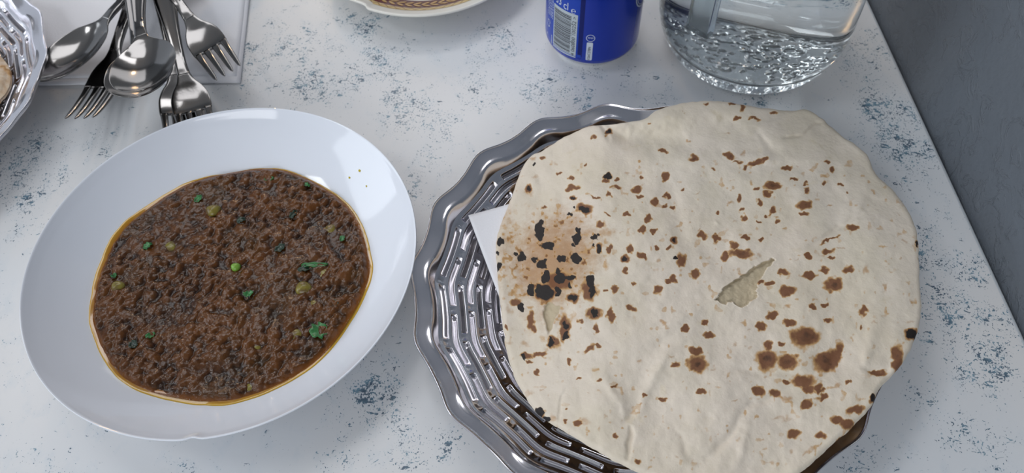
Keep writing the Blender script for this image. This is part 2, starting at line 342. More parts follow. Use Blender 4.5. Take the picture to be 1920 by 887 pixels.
# ------------------------------------------------------------------ steel bread basket
TC = (.0727, .2293); TRR = .1270
def build_tray(name, loc, rot, label):
    E_ = empty(name, (*loc, 0), label, 'basket', 'pressed steel bread baskets'); E_.rotation_euler[2] = rot
    nl = 18; na = nl*64; A = np.linspace(0, 2*PI, na, endpoint=False)
    lob = np.cos(nl*(A-math.radians(15.3)))
    lobe = lob+.14*np.cos(2*nl*(A-math.radians(15.3)))       # flatter facets with pointed corners
    # rim
    pr = [(1.0,.0288,1),(1.003,.0300,1),(1.000,.0308,1),(.996,.0303,1),(.992,.0296,1),(.978,.0288,1),(.962,.0281,1),(.946,.0274,1),(.934,.0268,.95),(.924,.0256,.9),(.914,.0238,.85),(.907,.0222,.8)]
    pr = [(p_[0], p_[1], p_[2]) for p_ in pr]; fine = spline([(a,b) for a,b,_ in pr], 34); wq = np.interp(np.linspace(0,1,34), np.linspace(0,1,12), [p_[2] for p_ in pr])
    rimr = fine[:,0]*TRR
    Rr = rimr[None,:]*(1+.0115*lobe[:,None]*wq[None,:]); 
    Zr = fine[:,1][None,:]+.0011*lob[:,None]*sstep(wq,.7,1)[None,:]+(.0010*np.maximum(0,lob)[:,None])*np.exp(-((fine[:,0]-.93)/.012)**2)[None,:]
    V = np.stack([np.cos(A)[:,None]*Rr, np.sin(A)[:,None]*Rr, Zr], -1)
    Vu = V.copy(); Vu[...,2] -= .0007
    nvr = 34
    Vall = np.concatenate([V.reshape(-1,3), Vu.reshape(-1,3)])
    F = np.vstack([gridF(na, nvr, True), gridF(na, nvr, True)[:, ::-1]+na*nvr])
    mesh_obj('rim', Vall, F, M['tray'], E_)
    # slotted wall + floor: 5 pressed slot rings per lobe
    nrr = 230; r = np.linspace(.907, .30, nrr)*TRR
    zb = np.interp(-r/TRR, [-.907,-.87,-.80,-.70,-.60,-.52,-.3], [.0220,.0188,.0150,.0098,.0062,.0045,.004])
    dec = np.interp(-r/TRR, [-.907,-.70,-.5], [.8,.35,0])
    R2 = r[None,:]*(1+.0115*lobe[:,None]*dec[None,:]); Z2 = np.repeat(zb[None,:], na, 0)
    depth = np.zeros((na, nrr)); hole = np.zeros((na, nrr), bool)
    ring_r = [.1115-.0049*k for k in range(12)]
    for k, rk in enumerate(ring_r):
        ph = (A*nl/(2*PI)-15.3/20+(.5 if k % 2 else 0.0)+.04*k) % 1      # 0..1 along the pitch
        d_end = .5-np.abs(ph-.5)                                          # distance to the gap, in pitches
        al = sstep(d_end, .07, .105)                                      # slot length mask
        dr = (r-rk)/.00132
        w = np.where(np.abs(dr) < 1.05, .35+.65*np.clip((1-dr)/2, 0, 1), 0)*(1-sstep(np.abs(dr), .86, 1.05))
        lip = np.exp(-((np.abs(dr)-1.25)/.25)**2)
        endlip = np.exp(-((d_end-.052)/.016)**2)
        depth = depth-.0026*al[:,None]*w[None,:]+.00016*al[:,None]*lip[None,:]+.0004*endlip[:,None]*np.exp(-(dr/.9)**2)[None,:]
        hole |= (sstep(d_end,.13,.14)[:,None] > .5) & ((dr > -.80) & (dr < -.45))[None,:] & (k >= 1)
    rr_ = (r-(ring_r[0]+.00245))/.0049; fade = (r < ring_r[0]+.0035)*1.0
    Z2 = Z2+depth+(.00016*np.cos(2*PI*rr_)*fade)[None,:]
    V = np.stack([np.cos(A)[:,None]*R2, np.sin(A)[:,None]*R2, np.maximum(Z2, .0006)], -1)
    F = gridF(na, nrr, True).reshape(na, nrr-1, 4); keep = ~(hole[:, :-1])
    F = F[keep]
    # close the middle
    V = np.concatenate([V.reshape(-1,3), [[0,0,.004]]]); ci = len(V)-1
    ii = np.arange(na); cap = [(i*nrr+nrr-1, ((i+1) % na)*nrr+nrr-1, ci) for i in range(na)]
    mesh_obj('slotted_bowl', V, F, M['tray'], E_)
    V, Fc = lathe([(0,.004),(.3*TRR,.004),(.3*TRR,.0032),(0,.0032)], 64); mesh_obj('basket_floor', V, Fc, M['tray'], E_)
    V, Fc = lathe([(.036,.0037),(.040,.0037),(.0405,.0002),(.0395,0),(.0385,.0002),(.038,.003)], 90); mesh_obj('foot_ring', V, Fc, M['tray'], E_)
    return E_
T1 = build_tray('bread_basket', TC, 0, 'slotted stainless steel bread basket with scalloped rim under the big flatbread')
T2 = bpy.data.objects.new('bread_basket', None); COL.objects.link(T2); T2.location = (-.4330, .3895, 0); T2.rotation_euler[2] = math.radians(-3)
tag(T2, 'scalloped steel bread basket cut off at the upper left beside spoons', 'basket', 'pressed steel bread baskets')
for ch in list(T1.children):
    c_ = ch.copy(); COL.objects.link(c_); c_.parent = T2
# ------------------------------------------------------------------ napkins
def sheet(name, corners, z, mt, n=40, amp=.0004, seed=0, zf=None, layers=1, lift=.0006):
    """paper sheet through four world corners"""
    P = [np.array(c) for c in corners]; u = np.linspace(0, 1, n); UU, VV = np.meshgrid(u, u, indexing='ij')
    X = (1-UU)*(1-VV)*P[0][0]+UU*(1-VV)*P[1][0]+UU*VV*P[2][0]+(1-UU)*VV*P[3][0]
    Y = (1-UU)*(1-VV)*P[0][1]+UU*(1-VV)*P[1][1]+UU*VV*P[2][1]+(1-UU)*VV*P[3][1]
    Zt = z+amp*2*(fbm(X*30+seed, Y*30, seed, 3)) if zf is None else zf(X, Y)
    V = np.concatenate([np.stack([X,Y,Zt],-1).reshape(-1,3), np.stack([X,Y,Zt-lift],-1).reshape(-1,3)])
    F = np.vstack([gridF(n,n), gridF(n,n)[:, ::-1]+n*n])
    b = [i for i in range(n)]+[(n*i+n-1) for i in range(1,n)]+[n*(n-1)+i for i in range(n-2,-1,-1)]+[n*i for i in range(n-2,0,-1)]
    b = np.array(b); b2 = np.roll(b,-1); F = np.vstack([F, np.stack([b,b2,b2+n*n,b+n*n],-1)])
    return mesh_obj(name, V, F, mt)
c0 = at(73,183,0); c1 = at(437,163,0)
nk = empty('napkin', (0,0,0), 'folded white paper napkin lying under the forks and spoons', 'napkin')
a0 = np.array([-.1865,.4150]); ux = np.array([-.995,.02]); uy = np.array([-.088,.996])
for k, (sh, z, n_) in enumerate([((0,0), .0012, 'napkin_layer'), ((.0035,.006), .0017, 'napkin_layer')]):
    q0 = a0+np.array([-sh[0], sh[1]]); q1 = q0+ux*.165; q2 = q1+uy*.165; q3 = q0+uy*.165
    o = sheet(n_, [q0,q1,q2,q3], z, M['paper'], seed=k+3, amp=.0006, lift=.0011); o.parent = nk
zN = lambda X, Y: .0205-.0045*sstep(-X, .055-.06, .02)+.0*X
p0 = np.array(at(878,403,.0215)); p1 = np.array(at(944,385,.0215)); p2 = np.array(at(936,556,.0215))
e1 = (p1-p0)/np.linalg.norm(p1-p0); e2 = (p2-p0)/np.linalg.norm(p2-p0)
def zN(X, Y): return .0215+.0006*np.sin(X*90)+.0003*np.sin(Y*120)
o = sheet('napkin', [p0, p0+e1*.075, p0+e1*.075+e2*.085, p0+e2*.085], .0, M['paper'], zf=zN, lift=.0008)
tag(o, 'corner of white paper napkin poking out between steel basket and big flatbread', 'napkin')
# ------------------------------------------------------------------ flatbread
def crop(s, ox, oy, sc): return [tuple([float(v[0])/sc+ox, float(v[1])/sc+oy]+[float(t)/sc for t in v[2:4]]+[float(t) for t in v[4:5]]) for v in [q.split() for q in s.split(',')]]
G3, G8, G7, G6 = (1200,180,2.772), (1240,400,1.821), (760,500,2.292), (760,180,2.334)
BR = crop("340 40 18 8,530 60 14 24,480 38 20 8,695 90 18 12,508 120 24 9 -20,600 122 32 9 10,120 285 22 12,272 327 30 17,465 310 34 18 10,510 343 25 7,545 375 12 14,600 348 45 15 -20,650 325 18 12,765 373 28 12 -10,385 377 10 6,135 425 17 24,225 488 12 9,143 520 12 18,75 548 14 20,130 570 18 10,170 575 12 12,42 635 18 20,692 470 45 22 5,660 510 22 18,627 558 12 20,605 475 16 8,795 432 16 8,515 535 14 18,545 630 14 18,530 590 15 10,685 597 16 20,657 622 9 8,710 645 13 13,619 652 9 9,970 340 18 10,998 387 18 18,955 452 14 10,865 495 16 22,858 455 10 7,857 568 40 22,855 610 32 9,1048 465 14 8,1083 500 8 7,1100 680 34 14 10,985 745 55 7 -25,975 805 35 14,875 830 16 14,990 840 22 8,325 725 26 20,392 745 24 16 20,550 735 22 14,405 610 12 10,485 775 20 20,440 830 26 22,525 820 60 26 5,175 750 20 20,15 697 22 18,75 705 18 8,215 850 28 35,150 785 10 15,10 835 20 14", *G3)
BR += crop("140 73 16 10,185 87 16 12,345 93 9 7,112 207 18 18,42 222 16 12,335 28 7 7,395 22 9 8,285 15 12 12,565 128 20 7,502 145 12 8,578 152 12 5,652 43 20 9,570 90 28 5 -25,555 192 16 12,638 190 18 14,418 200 16 12,505 213 28 12,590 245 32 24,372 237 18 10 -20,340 235 12 9,430 265 28 18,562 317 12 10,517 318 12 9,688 332 15 16,383 347 20 12 -20,440 372 22 13,565 370 15 8,683 390 8 6,340 385 16 18,148 373 13 14,80 388 12 13,160 418 20 10,490 422 48 36,365 450 16 16,360 500 34 38,435 508 38 26,565 505 48 34 -20,600 490 16 50 15,485 575 40 24,505 600 26 14,540 600 14 18,425 580 14 9,410 447 12 8,115 470 24 14 20,125 515 36 28 25,45 517 18 12,137 607 16 9,333 607 22 17 20,390 615 22 15 30,550 630 18 10 -30,497 655 20 16,640 577 14 8,735 547 32 9,803 480 20 34,806 512 20 24,725 628 14 16,660 672 34 15 -10,600 705 24 13,635 720 30 18 15,615 768 14 10,450 755 24 17 15,545 758 16 14 30,858 412 26 24,875 98 6 12", *G8)
BR += crop("720 135 26 22,860 103 14 8,775 120 12 14,905 100 14 18,945 18 12 14,980 75 8 8,1082 98 18 22,970 178 24 14 20,1130 62 16 10,475 155 22 16,540 230 14 40,555 270 14 18,685 265 22 58,638 325 28 24,815 200 32 28,882 208 14 36,755 235 10 15,820 270 12 22,790 350 28 12 -30,825 340 14 10,520 385 26 12,575 378 36 12,535 410 18 8,700 408 10 18 -20,562 457 14 9 35,748 478 12 6,830 490 12 9,898 515 12 10,740 670 13 13,688 663 9 10,693 607 6 7,900 725 10 10,1000 838 17 13,1098 568 18 8,1030 550 10 6,433 258 10 10,790 100 34 40,600 110 44 40,660 60 60 40,575 630 20 20", *G7)
BR += crop("895 163 16 13 -20,828 180 12 9,1062 120 8 6,602 270 12 8,1130 240 16 8,672 340 12 7,725 362 12 8,790 305 7 10,882 353 18 12,873 375 16 9,918 367 10 7,925 400 24 10,892 428 10 16 -30,540 405 18 16,1012 408 22 16,1140 357 16 20,1035 355 9 8,1020 440 16 8,1145 435 10 14,1095 460 12 20,720 410 20 10,755 408 18 8,735 447 16 12,830 443 24 5 25,785 495 34 22,970 512 16 8,1065 533 14 18,885 520 14 4 35,895 665 10 18,962 713 18 18,982 672 12 20,1030 705 24 10 30,1035 588 18 12,1102 665 12 10,962 768 12 12,878 850 12 7,915 850 12 20,1103 848 18 22,850 560 20 14,605 488 14 9,850 665 18 24,730 400 30 12", *G6)
LT = crop("455 190 18 10,90 428 10 7,295 505 25 8,470 560 22 12,945 408 12 8,915 515 14 12,980 570 22 8,635 752 12 12,250 230 12 8,225 92 8 8,820 370 10 16,690 405 18 10 -30,1350 620 12 12,1020 200 10 8,1380 755 12 10,1410 780 12 14,1350 845 14 12,480 440 14 8,1050 795 16 8,815 850 30 8 -30,780 850 12 8,260 660 12 8,300 700 14 8,210 690 12 12,230 590 10 8,500 655 20 8,540 300 14 26 40", *G3)
LT += crop("762 250 12 20,728 373 12 10,302 397 9 8,248 448 11 12,300 462 9 9,70 572 9 6,35 487 14 5,425 630 30 14,352 560 14 8,293 563 12 6,445 810 10 12,500 815 36 9 -30,172 765 9 18,345 772 10 8,225 557 6 7,55 825 10 10,105 848 8 14,365 852 25 8,850 370 20 7,855 300 12 8,828 97 10 6,700 190 14 22,610 120 18 7,420 700 60 12,600 585 12 16,10 370 18 8,250 640 12 6,180 530 14 8,730 275 10 8,430 320 14 10,330 145 14 14", *G8)
LT += crop("590 532 16 9,530 540 16 20,790 545 9 7,770 670 36 26,705 365 14 10,1100 235 30 10,1005 405 12 12,1045 440 12 10,940 290 8 18,1010 590 8 8,835 700 10 14,440 180 22 30,510 330 34 26,450 330 16 14,640 650 30 20", *G7)
LT += crop("560 275 26 14,660 292 14 12,970 345 12 8,540 425 30 22,880 600 44 30,570 350 20 10,450 560 20 60,440 700 20 80,620 560 60 40,500 640 40 40,1080 470 16 16,1110 720 16 12,940 600 12 8,1000 600 12 8,1110 480 30 16", *G6)
DK = crop("602 110 24 24,668 48 18 16,655 108 12 20,540 105 10 20,800 85 14 38,492 175 11 14,630 325 10 16,690 300 9 16,508 390 8 9,815 200 12 16,720 135 12 11,685 255 9 14,575 625 16 14,605 650 16 9,402 5 8 8,605 40 10 22,705 78 7 9", *G7)
DK += crop("882 353 13 9,782 497 20 10,738 487 6 6,718 517 8 9,587 590 14 36,620 657 22 15,510 702 18 14 -40,750 625 14 19 30,760 588 7 9,730 653 8 7,825 620 12 10,850 668 10 17,685 712 17 15,745 712 19 17,598 735 20 17 -20,668 768 9 9,565 715 7 9,680 798 19 15,618 790 14 24,720 795 16 9,600 855 27 20 30,668 855 11 19,815 830 12 34 -15,550 845 10 18,715 827 7 8,412 640 14 13,403 685 6 9,405 745 10 17,962 713 8 8,735 447 7 6,560 300 5 5,480 692 6 6,895 162 7 6,590 560 9 16,540 405 6 6,820 650 6 6,845 608 6 5,760 600 6 12", *G6)
DK += crop("180 840 9 9,175 750 7 7", *G3)+crop("858 412 16 14,725 626 9 12,875 98 4 8", *G8)
DM = crop("510 422 20 22,490 422 30 24,360 500 22 24,435 508 24 16,565 505 28 20,125 515 20 16,660 672 14 8,803 490 10 20,275 138 28 12,590 245 18 14", *G8)+crop("692 470 26 12,857 568 24 12,465 310 18 10,525 820 40 16,600 348 24 8,272 327 16 9", *G3)
OUT = [(1206,221),(1229,205),(1265,194),(1294,187),(1362,188),(1424,198),(1474,204),(1514,203),(1543,220),(1582,252),(1626,285),(1644,324),(1680,357),(1709,400),(1723,440),(1726,490),(1728,537),(1730,580),(1723,620),(1707,658),(1682,695),(1655,722),(1646,735),(1635,762),(1591,806),(1536,856),(1503,883),(1470,898),(1420,912),(1340,918),(1270,908),(1205,887),(1174,873),(1131,849),(1087,823),(1044,797),(1009,773),(982,736),(961,696),(948,644),(941,592),(936,552),(933,518),(930,480),(931,445),(944,403),(961,360),(974,321),(991,293),(1017,278),(1060,253),(1103,234),(1128,231),(1165,227)]
def closed_resample(P, n):
    P = np.array(P, float); k = len(P); q = []
    for i in range(k):
        a, b, c, d = P[i-1], P[i], P[(i+1) % k], P[(i+2) % k]
        for f in np.linspace(0, 1, 24, endpoint=False):
            q.append(.5*((2*b)+(-a+c)*f+(2*a-5*b+4*c-d)*f*f+(-a+3*b-3*c+d)*f**3))
    q = np.array(q); dd = np.r_[0, np.cumsum(np.hypot(*(np.roll(q,-1,0)-q).T))]; s = np.linspace(0, dd[-1], n, endpoint=False)
    qq = np.vstack([q, q[:1]]); return np.c_[np.interp(s, dd, qq[:,0]), np.interp(s, dd, qq[:,1])]
def blobs(L, px, py, wx, wy, acc, k=1.0, soft=.45):
    for b in L:
        x, y, rx, ry = b[:4]; an = math.radians(b[4]) if len(b) > 4 else 0
        R = max(rx, ry)*1.8+8; i = np.nonzero((np.abs(px-x) < R) & (np.abs(py-y) < R))[0]
        dx = px[i]-x+wx[i]; dy = py[i]-y+wy[i]; c, s = math.cos(an), math.sin(an)
        d = np.sqrt(((dx*c+dy*s)/rx)**2+((-dx*s+dy*c)/ry)**2)
        acc[i] = np.maximum(acc[i], k*np.clip((1.28-d)/soft, 0, 1))
m = mat('naan_crust', (.7,.62,.48), .62, 0, Specular_IOR_Level=.35); t = NT(m); c = t.sep(t.attr('stain').outputs['Color']); al = t.attr('stain').outputs['Alpha']
nf = t.noise(700, 3, .65); nm = t.noise(170, 4, .65); 
base = t.mix(t.ramp(t.noise(28, 4, .6), .35, .7), (.70,.62,.52), (.66,.585,.465))
ol = t.ramp(t.noise(95, 3, .6), .62, .75); base = t.mix(t.math('MULTIPLY', ol, .22), base, (.50,.40,.20))
tan = t.ramp(t.math('ADD', al, t.math('MULTIPLY', t.math('SUBTRACT', nm, .5), .9)), .25, .95)
base = t.mix(t.math('MULTIPLY', tan, .85), base, (.40,.215,.09))
br = t.ramp(t.math('ADD', c[0], t.math('MULTIPLY', t.math('SUBTRACT', nm, .5), .55)), .10, .98)
bcol = t.mix(t.ramp(br, .35, 1), (.50,.29,.11), (.165,.058,.018)); base = t.mix(t.math('MULTIPLY', t.ramp(br, 0, .55), .95), base, bcol)
base = t.mix(t.ramp(t.math('ADD', c[2], t.math('MULTIPLY', t.math('SUBTRACT', nm, .5), .3)), .35, .7), base, (.50,.42,.29))
dk = t.ramp(t.math('ADD', c[1], t.math('MULTIPLY', t.math('SUBTRACT', nm, .5), .6)), .22, .68)
base = t.mix(dk, base, (.016,.012,.011)); t.col(base)
t.bump(t.math('ADD', t.noise(420, 4, .6), t.math('MULTIPLY', t.noise(60, 4, .6), 1.2)), .22, .0015); M['naan'] = m
# creases: (x0,y0,x1,y1,width px, depth mm)  negative = valley
CRS = [(1130,240,1180,262,11,-3.0),(1180,262,1290,262,20,-3.2),(1290,262,1390,225,22,-1.8),(1180,228,1350,208,16,2.0),(1105,200,1120,236,5,-1.2),(1120,236,1140,262,4,-1.2),
 (1184,800,1176,860,4,-2.0),(1184,795,1130,700,10,.9),(1195,770,1250,660,12,1.4),(1172,790,1195,760,7,-1.6),(1340,690,1540,705,9,-.9),(1540,705,1560,690,5,-.8),(1640,600,1622,690,12,1.0),(1622,690,1668,703,7,-1.2),
 (1330,860,1410,755,8,-1.1),(1410,755,1480,735,8,-1.0),(1470,255,1500,253,3,-1.5),(1500,253,1545,224,3,-1.5),(1430,230,1500,190,6,-.7),(1200,300,1400,300,16,.8),(1390,292,1540,300,10,.8),(1400,300,1480,285,12,.6),
 (1650,370,1620,400,12,-.9),(1545,440,1600,420,5,-.7),(1520,457,1625,395,4,-.8),(1250,350,1290,460,16,-.9),(1290,460,1400,520,20,-.8),(1260,560,1450,560,30,.8),(1100,560,1250,480,30,.7),(1345,415,1350,425,4,.4),(1060,735,1050,790,3,-.8),(1000,330,1010,360,12,.6),
 (1010,330,1016,350,7,-.6),(1380,880,1400,800,8,.8),(1260,800,1300,860,8,-.6),(1560,640,1520,760,10,.6),(1130,670,1200,620,18,.5),(1350,330,1500,340,22,.6),(1160,680,1330,560,12,.5),(1340,470,1440,340,20,-.4),(1520,530,1690,540,30,-.6),(1420,240,1450,290,6,-.5)]
TEAR = [([(1341,563),(1352,548),(1366,534),(1384,522),(1404,508),(1424,496),(1446,486),(1452,488),(1438,504),(1428,520),(1418,534),(1420,556),(1402,570),(1387,578),(1374,566),(1358,570)], 1.9), ([(1018,583),(1024,605),(1028,629),(1036,610),(1044,590),(1052,576),(1040,572),(1028,568)], 1.7)]
def inpoly(x, y, P):
    P = np.array(P); ins = np.zeros(len(x), bool); j = len(P)-1
    for i in range(len(P)):
        c = ((P[i,1] > y) != (P[j,1] > y)) & (x < (P[j,0]-P[i,0])*(y-P[i,1])/(P[j,1]-P[i,1]+1e-9)+P[i,0]); ins ^= c; j = i
    return ins
def naan():
    ns, nr = 900, 250
    o = closed_resample(OUT, ns); th = np.arange(ns)/ns*2*PI
    o += np.c_[np.cos(th*57)*0+2.2*(fbm(np.cos(th)*22+30, np.sin(th)*22+30, 12, 3)-.5)*2, 2.2*(fbm(np.cos(th)*22+50, np.sin(th)*22+50, 14, 3)-.5)*2]
    c = np.array([1325., 545.]); rad = np.linspace(0, 1, nr)
    P = c[None,None]+(o[:,None]-c)*rad[None,:,None]
    px = P[...,0].ravel(); py = P[...,1].ravel(); rr = np.tile(rad, ns)
    # base height: left part sags into the basket, right part lies over its rim
    xw, yw = at(px, py, .034); rt = np.hypot(xw-TC[0], yw-TC[1])
    zb = .0370-.0120*sstep(-px, -1150, -925)+.0035*np.exp(-((px-1300)/260)**2-((py-520)/260)**2)
    zb = zb-.0045*sstep(rt, .128, .165)
    zb = zb+(fbm(px/150, py/150, 61, 3)-.5)*.0052+(fbm(px/52, py/52, 71, 3)-.5)*.0020+(fbm(px/16, py/16, 81, 2)-.5)*.0004
    wx = (fbm(px/34, py/34, 91, 3)-.5)*22; wy = (fbm(px/34, py/34, 95, 3)-.5)*22
    for x0,y0,x1,y1,w,d in CRS:
        L2 = (x1-x0)**2+(y1-y0)**2; qx = px+wx*.7; qy = py+wy*.7
        tt = np.clip(((qx-x0)*(x1-x0)+(qy-y0)*(y1-y0))/L2, 0, 1)
        dist = np.hypot(qx-x0-tt*(x1-x0), qy-y0-tt*(y1-y0)); zb += d*.001*np.exp(-(dist/w)**2)*(1-.6*np.abs(tt*2-1)**2)
    crumb = np.zeros(len(px))
    for Pq, d in TEAR:
        jx = (fbm(px/7, py/7, 101, 2)-.5)*7; jy = (fbm(px/7, py/7, 103, 2)-.5)*7
        ins = inpoly(px+jx, py+jy, Pq).astype(float); A = blur(ins.reshape(ns, nr), 1).ravel()
        zb -= A*d*.001; zb += A*(fbm(px/9, py/9, 105, 3)-.5)*.0012; crumb = np.maximum(crumb, A)
        lipm = np.clip(blur(ins.reshape(ns, nr), 14).ravel()*2, 0, 1)*(1-A); zb += lipm*.0005
    er = np.sqrt(np.clip(1-np.clip((rr-.972)/.028, 0, 1)**2, 0, 1)); thick = .0042
    zt = zb-thick*.55*(1-er)
    X, Y = at(px, py, zb); 
    br = np.zeros(len(px)); dk = br.copy(); tn = br.copy()
    w2x = (fbm(px/9, py/9, 111, 3)-.5)*13; w2y = (fbm(px/9, py/9, 113, 3)-.5)*13
    BRb = [(b[0], b[1], b[2]*1.1, b[3]*1.1)+tuple(b[4:]) for b in BR]; DKb = [(b[0], b[1], b[2]*1.12, b[3]*1.12)+tuple(b[4:]) for b in DK]
    blobs(BRb, px, py, w2x, w2y, br, 1.0, .72); blobs(DM, px, py, w2x, w2y, dk, .40, .9); blobs(DKb, px, py, w2x*.9, w2y*.9, dk, 1, .35)
    blobs(DK, px, py, w2x, w2y, br, .9, 1.25) 
    blobs(LT, px, py, w2x, w2y, tn, .62, .9); blobs(LT, px, py, w2x, w2y, br, .28, .8)
    tz = np.exp(-(((px-1050)/95)**2+((py-470)/95)**2)**1.3)*.85+np.exp(-(((px-1000)/60)**2+((py-560)/90)**2))*.35+np.exp(-(((px-1060)/60)**2+((py-640)/70)**2))*.25+.35*np.exp(-((px-945)/22)**2)*sstep(-py,-700,-380)
    tn = np.maximum(tn, tz)
    spk = sstep(fbm(px/8, py/8, 121, 3), .54, .72)*np.clip(tz*1.4, 0, 1); br = np.maximum(br, spk*.75)
    spk = sstep(fbm(px/11, py/11, 131, 2), .70, .80)*.40; br = np.maximum(br, spk*(py > 300))
    # toasted underside edge
    bot = px*0
    col = np.stack([br, dk, crumb, tn], -1)
    top = np.stack([X, Y, zt], -1)
    bt = np.stack([X, Y, zb-thick+thick*.45*(1-er)], -1); 
    V = np.concatenate([top, bt]); colb = col.copy(); colb[:,0] = .5; colb[:,1] = 0; colb[:,3] = .6
    # lower ring reads as the browned underside
    F = gridF(ns, nr, True); i = np.arange(ns); a = i*nr+nr-1; b = ((i+1) % ns)*nr+nr-1
    N = ns*nr; side = np.stack([a, a+N, b+N, b], -1)
    return V, np.vstack([F, F[:, ::-1]+N, side]), np.concatenate([col, colb])
V, F, cl = naan()
V -= np.array([.13, .235, .03], np.float64)
o = mesh_obj('flatbread', V, F, M['naan'], colors=cl); o.location = (.13, .235, .03)
tag(o, 'large round blistered naan flatbread with charred spots overhanging the steel basket', 'bread')
# second bread in the far left basket
def bread2():
    ns, nr = 160, 50; th = np.linspace(0, 2*PI, ns, endpoint=False); rad = np.linspace(0, 1, nr)
    R = .0905*(1+.05*np.sin(th*3+1)+.03*np.sin(th*7)); R = R[:,None]*rad
    X = np.cos(th)[:,None]*R; Y = np.sin(th)[:,None]*R
    z = .0225+.004*(1-rad**2)[None,:]+(fbm(X*60+9, Y*60+9, 5, 3)-.5)*.005; er = np.sqrt(1-np.clip((rad-.9)/.1, 0, 1)**2)[None,:]
    V = np.concatenate([np.stack([X,Y,z-.003*(1-er)],-1).reshape(-1,3), np.stack([X,Y,z-.007+.002*(1-er)],-1).reshape(-1,3)])
    F = gridF(ns,nr,True); N = ns*nr; i = np.arange(ns); a = i*nr+nr-1; b = ((i+1)%ns)*nr+nr-1
    br = sstep(fbm(X*160, Y*160, 8, 3), .6, .78).ravel(); ed = (np.ones(ns)[:,None]*sstep(rad,.75,1)[None,:]).ravel()
    c = np.stack([br*.7, br*0, br*0, ed*.55+.1], -1)
    return V, np.vstack([F, F[:, ::-1]+N, np.stack([a,a+N,b+N,b],-1)]), np.concatenate([c,c])
V, F, cl = bread2(); o = mesh_obj('flatbread', V, F, M['naan'], colors=cl); bx, by = at(20, 180, .024); o.location = (float(bx)-.1045, .3840, 0)
tag(o, 'edge of a second flatbread inside the steel basket cut off at upper left', 'bread')
# ------------------------------------------------------------------ cutlery
def strip(secs, nsec=70, nw=15, th=.0012, ridge=0):
    """secs: rows (s, halfwidth, z, cup depth, thickness) ; s runs from handle end to tip"""
    P = np.array(secs, float); s = np.linspace(0, 1, nsec); t0 = np.linspace(0, 1, len(P)); 
    k = np.stack([np.interp(s, np.linspace(0,1,200), spline(np.c_[t0, P[:,c]], 200)[:,1]) for c in range(P.shape[1])], -1)
    q = np.linspace(-1, 1, nw); w = np.maximum(k[:,1], .0003)
    X = np.repeat(k[:,0][:,None], nw, 1); Y = w[:,None]*np.sin(q*PI/2)[None,:]
    sq = np.sin(q*PI/2)
    Z = k[:,2][:,None]+k[:,3][:,None]*(sq**2)[None,:]+ridge*(np.exp(-((np.abs(sq)-.72)/.12)**2))[None,:]*((k[:,0] < .122) & (k[:,0] > .006))[:,None]
    ed = np.sqrt(np.clip(1-sq**6, 0, 1))[None,:]
    T = k[:,4][:,None]*(.35+.65*ed)
    Vt = np.stack([X,Y,Z+T*.5],-1).reshape(-1,3); Vb = np.stack([X,Y,Z-T*.5],-1).reshape(-1,3); n = nsec*nw
    F = [gridF(nsec,nw), gridF(nsec,nw)[:, ::-1]+n]
    b = np.array([i for i in range(nw)]+[nw*i+nw-1 for i in range(1,nsec)]+[nw*(nsec-1)+i for i in range(nw-2,-1,-1)]+[nw*i for i in range(nsec-2,0,-1)]); b2 = np.roll(b,-1)
    F.append(np.stack([b,b2,b2+n,b+n],-1)); return np.concatenate([Vt,Vb]), np.vstack(F)
HND = [(0,.0060,.0022,0,.0020),(.004,.0092,.0022,0,.0022),(.020,.0105,.0030,0,.0022),(.050,.0088,.0048,0,.0024),(.085,.0058,.0064,0,.0028),(.110,.0042,.0066,-.0002,.0032),(.128,.0038,.0058,-.0002,.0034),(.138,.0044,.0044,0,.0026)]
def fork_meshes():
    parts = [('handle', strip(HND, 70, 15, ridge=.0006))]
    head = [(.136,.0040,.0048,0,.0026),(.143,.0062,.0034,.0003,.0020),(.149,.0098,.0022,.0010,.0017),(.156,.0122,.0016,.0014,.0016),(.164,.0128,.0018,.0014,.0016),(.170,.0126,.0028,.0012,.0016)]
    parts.append(('head', strip(head, 30, 21)))
    for k in range(4):
        y = (-1.5+k)*.0066
        V, F = strip([(.1690,.0026,.0030,0,.0016),(.178,.0021,.0044,0,.0018),(.190,.0018,.0072,0,.0018),(.2005,.0013,.0106,0,.0014),(.2050,.0004,.0125,0,.0008)], 24, 7)
        V = V.copy(); V[:,1] += y*(1-.08*(V[:,0]-.169)/.036); V[:,2] += .0012*(y/.0126)**2; parts.append(('tine', (V, F)))
    return [(n, mesh_data(n, *vf)) for n, vf in parts]
def mesh_data(n, V, F):
    o = mesh_obj(n, V, F, M['steel']); me = o.data; bpy.data.objects.remove(o); return me
def spoon_meshes():
    bowl = [(.136,.0040,.0046,0,.0026),(.141,.0060,.0036,.0005,.0018),(.146,.0108,.0014,.0022,.0014),(.154,.0170,-.0018,.0058,.0012),(.165,.0205,-.0040,.0080,.0012),(.178,.0210,-.0036,.0078,.0012),(.190,.0172,-.0012,.0056,.0012),(.1975,.0108,.0020,.0026,.0012),(.2010,.0052,.0040,.0006,.0012),(.2020,.0010,.0046,0,.0010)]
    return [('handle', mesh_data('handle', *strip(HND, 70, 15, ridge=.0006))), ('bowl', mesh_data('bowl', *strip(bowl, 60, 27)))]
FM = fork_meshes(); SM = spoon_meshes()
